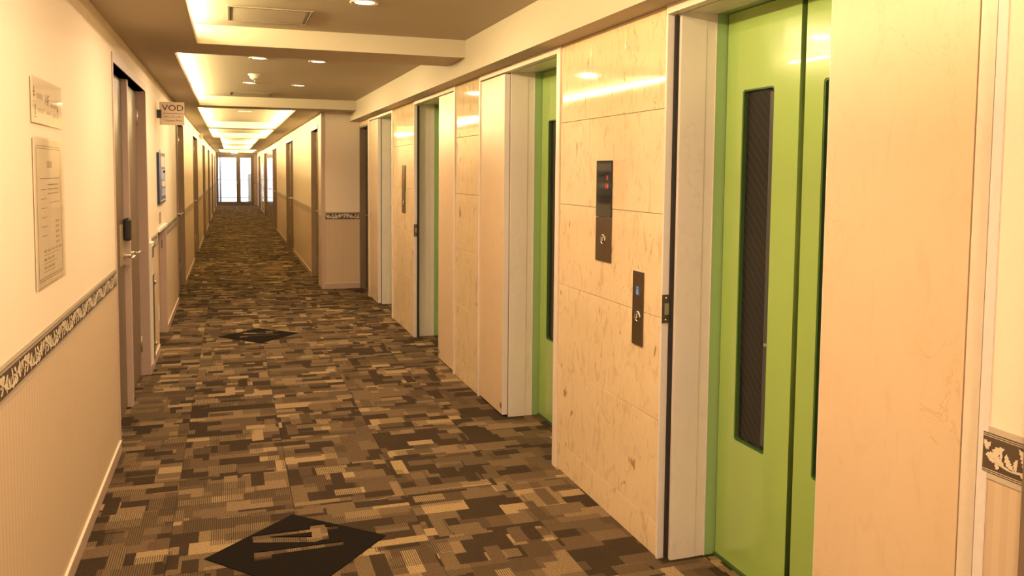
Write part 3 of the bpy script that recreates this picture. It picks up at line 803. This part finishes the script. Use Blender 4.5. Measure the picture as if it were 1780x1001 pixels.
B().lathe([(.017, -.006), (.019, -.0095), (.0215, -.0095), (.0225, -.006)], (0, -.004, .118), 28, 'X').build('button_ring', M['chrome'], t)
b = B().lathe([(0, -.010), (.015, -.010), (.0165, -.006)], (0, -.004, .118), 24, 'X').build('button', M['bronze'], t)
a = plate_mesh('arrow', [(-.0015, .008), (.0015, .008), (.0015, -.002), (.006, -.002), (0, -.009), (-.006, -.002), (-.0015, -.002)], [], .0005, RW, (-.010, -.004, .118)); link('arrow', a, M['white'], b)

# ------------------------------------------------------------------ things on the left wall
def wallrect(b, y0, y1, z0, z1, d0, d1): b.box(d0, d1, y0, y1, z0, z1); return b
t = thing('floor_notice', (XL, 2.893, 1.637), 'upper acrylic floor notice on the left wall', 'notice'); w, h = .46, .148
B().bbox(.002, .004, .004, w-.004, .004, h-.004, .0005).build('paper', M['paper'], t)
ink = B()
for (y0, y1, z0, z1) in ((.03, .055, .098, .103), (.04, .046, .085, .118), (.03, .06, .088, .092), (.05, .062, .03, .062), (.044, .068, .022, .026), (.40, .425, .062, .067), (.41, .416, .055, .078)): wallrect(ink, y0, y1, z0, z1, .004, .0045)
ink.build('ideograms', M['ink'], t)
faint = B()
for (y0, y1, z0, z1) in ((.08, .17, .082, .100), (.29, .40, .068, .080), (.09, .19, .040, .052), (.22, .29, .040, .050), (.32, .43, .036, .048)): wallrect(faint, y0, y1, z0, z1, .004, .0044)
faint.build('faded_text', M['inklow'], t)
link('floor_lettering', text_mesh('14F', .052, .0005, LW, (.004, .235, .085), 'CENTER', .0), M['ink'], t)
B().bbox(.006, .010, 0, w, 0, h, .001).build('acrylic_cover', M['acrylic'], t)
t = thing('evacuation_notice', (XL, 2.90, 1.117), 'tall acrylic framed information sheet on the left wall', 'notice'); w, h = .455, .483
B().bbox(.002, .004, .004, w-.004, .004, h-.004, .0005).build('paper', M['paper'], t)
ln = B()
for z in (.455, .447, .030, .023): wallrect(ln, .04, w-.03, z-.001, z+.001, .004, .0045)
for y in (.04, w-.03): wallrect(ln, y-.001, y+.001, .03, .45, .004, .0045)
for z in (.350,): wallrect(ln, .09, w-.05, z-.001, z+.001, .004, .0045)
for z in (.27,): wallrect(ln, .22, w-.06, z-.001, z+.001, .004, .0045)
for z in (.315, .285, .255, .225, .195, .165): wallrect(ln, .10, .18, z-.001, z+.001, .004, .0045)
ln.build('ruled_lines', M['ink'], t)
ft = B(); wallrect(ft, .20, .28, .385, .408, .004, .0044)
for z in (.33, .315, .30): wallrect(ft, .2, .38, z-.002, z+.002, .004, .0044)
for k in range(5): wallrect(ft, .32, .38, .20-.018*k, .208-.018*k, .004, .0044)
for k in range(3):
    for q in range(5 if k == 0 else 3): wallrect(ft, .12+.06*q, .165+.06*q, .110-.027*k, .118-.027*k, .004, .0044)
    wallrect(ft, .12, .36-.03*k, .100-.027*k, .103-.027*k, .004, .0044)
ft.build('faded_text', M['inklow'], t)
B().bbox(.006, .010, 0, w, 0, h, .001).build('acrylic_cover', M['acrylic'], t)

# projecting VOD sign
t = thing('projecting_sign', (XL, 7.60, 1.873), 'small projecting sign reading VOD on the left wall', 'sign')
B().bbox(0, .036, -.018, .006, .055, .125, .002).build('bracket', M['black'], t)
pl = B().bbox(.020, .214, -.004, .004, 0, .192, .002).build('sign_plate', M['sign'], t)
fx = .125
link('lettering', text_mesh('VOD', .070, .0006, FW, (fx, -.0040, .140), 'CENTER', .0004, 1.12), M['signink'], pl)
B().box(.045, .205, -.0047, -.004, .094, .098).build('rule', M['signink'], pl)
link('lettering', text_mesh('ズボンプレッサー', .023, .0006, FW, (fx, -.0040, .066), 'CENTER', .0002, .86), M['signink'], pl)
link('lettering', text_mesh('Trousers Press', .0235, .0006, FW, (fx, -.0040, .037), 'CENTER', .0001, .98), M['signink'], pl)

# blue poster
t = thing('blue_poster', (XL, 7.47, 1.212), 'narrow looking blue framed poster with white panels on left wall', 'poster'); w, h = .66, .43
B().bbox(0, .02, 0, w, 0, h, .002).build('board', M['poster_blue'], t)
wp = B(); gp = B()
for (y0, y1, z0, z1, q) in ((.20, .62, .31, .40, 0), (.20, .62, .20, .29, 1), (.26, .60, .14, .19, 0), (.24, .62, .06, .13, 1), (.40, .62, .26, .28, 0), (.10, .62, .02, .03, 0)):
    wallrect(wp if q == 0 else gp, y0, y1, z0, z1, .020, .0208)
wp.build('white_print', M['white'], t); gp.build('grey_print', M['poster_grey'], t)
B().bbox(.002, .014, .30, .62, h-.01, h+.03, .002).build('paper_slip', M['white'], t)
t = thing('brass_plate', (XL, 7.62, 1.045), 'small brass plate above the low niche on the left wall', 'plate')
B().bbox(0, .008, 0, .11, 0, .095, .002).build('plate', M['brass'], t); B().bbox(.008, .0095, .012, .098, .012, .083, .0005).build('inset', M['casing'], t)
# niche frame and ledge
o = structure(thing(trim_name(), (XL, niche[0], 0))); o['label'] = 'mauve frame of the low niche under the blue poster'
nw = niche[1]-niche[0]
B().bbox(-.05, .008, nw-.006, nw+.045, 0, .985, .002).build('frame_jamb', M['casing'], o)
B().bbox(-.05, .004, -.03, .004, 0, .985, .002).build('frame_jamb', M['wall'], o)
B().bbox(-.032, -.026, nw-.0075, nw-.005, .78, .86, .001).build('strike_plate', M['black'], o)
t = thing('niche_ledge', (XL, niche[0], .985), 'cream ledge capping the low niche below the blue poster', 'ledge')
B().bbox(-.02, .022, 0, nw, 0, .028, .003).build('ledge_board', M['white'], t)
# access strip next to the second door
t = thing('meter_cabinet', (XL, 6.64, 0), 'slim white cabinet edge with dark slot beside the doors', 'cabinet')
B().bbox(0, .018, 0, .19, .06, .955, .002).build('cabinet_body', M['wall'], t)
B().bbox(0, .022, .0, .19, .945, .962, .002).build('top_cap', M['white'], t)
B().bbox(.0, .022, -.004, .012, .06, .95, .001).build('edge_strip', M['white'], t)
B().bbox(.018, .0195, .03, .175, .845, .925, .0005).build('vent', M['alu'], t)
B().bbox(.018, .0195, .03, .175, .075, .715, .0005).build('dark_slot', M['alu'], t)
for z in (.655, .19): B().lathe([(0, .036), (.012, .034), (.016, .026), (.010, .02), (.010, .018)], (0, .13, z), 14, 'X').build('latch_knob', M['chrome'], t)
t = thing('corner_protector', (XL, 7.37, .26), 'small white corner protector low on the wall beside the niche', 'protector')
B().bbox(0, .006, 0, .028, 0, .13, .002).bbox(-.02, 0, .026, .030, 0, .13, .001).build('guard', M['white'], t)
# small projecting lamp box far along the left wall
t = thing('blank_sign', (XL, 17.6, 2.10), 'pale blank projecting sign high on the far left wall', 'sign')
B().bbox(0, .035, -.02, .02, .03, .09, .002).build('bracket', M['casing'], t); B().bbox(.02, .07, -.012, .012, 0, .115, .002).build('sign_plate', M['sign'], t)

# ------------------------------------------------------------------ black diamond floor mats with the 14 cut out
def mat14(name_lab, cx, cy, k):
    out = [(-.352, .0), (0, .330), (.352, .0), (0, -.392)]
    one = [(-.169, .0), (-.104, -.003), (.178, -.004), (.174, -.036), (-.103, -.041), (-.103, -.075), (-.169, -.076)]
    four = [(-.172, .155), (.060, .157), (.064, .191), (.125, .188), (.123, .160), (.177, .156), (.173, .124), (.128, .124), (.126, .036), (.093, .034), (.069, .022), (-.169, .090)]
    hole = [(-.102, .126), (.064, .122), (.061, .078)]
    t = thing('floor_mat', (cx, cy, .0), name_lab, 'mat', 'black diamond mats on the carpet')
    link('mat_sheet', plate_mesh('mat_sheet', out, [one, four], .0025, UP, (0, 0, .0006)), M['mat'], t)
    link('numeral_island', plate_mesh('numeral_island', hole, [], .0025, UP, (0, 0, .0006)), M['mat'], t)
mat14('black diamond mat with cut-out 14, nearest the camera', .237, 3.345, 1)
mat14('small looking black diamond mat with 14, farther along the carpet', .229, 7.89, 1)
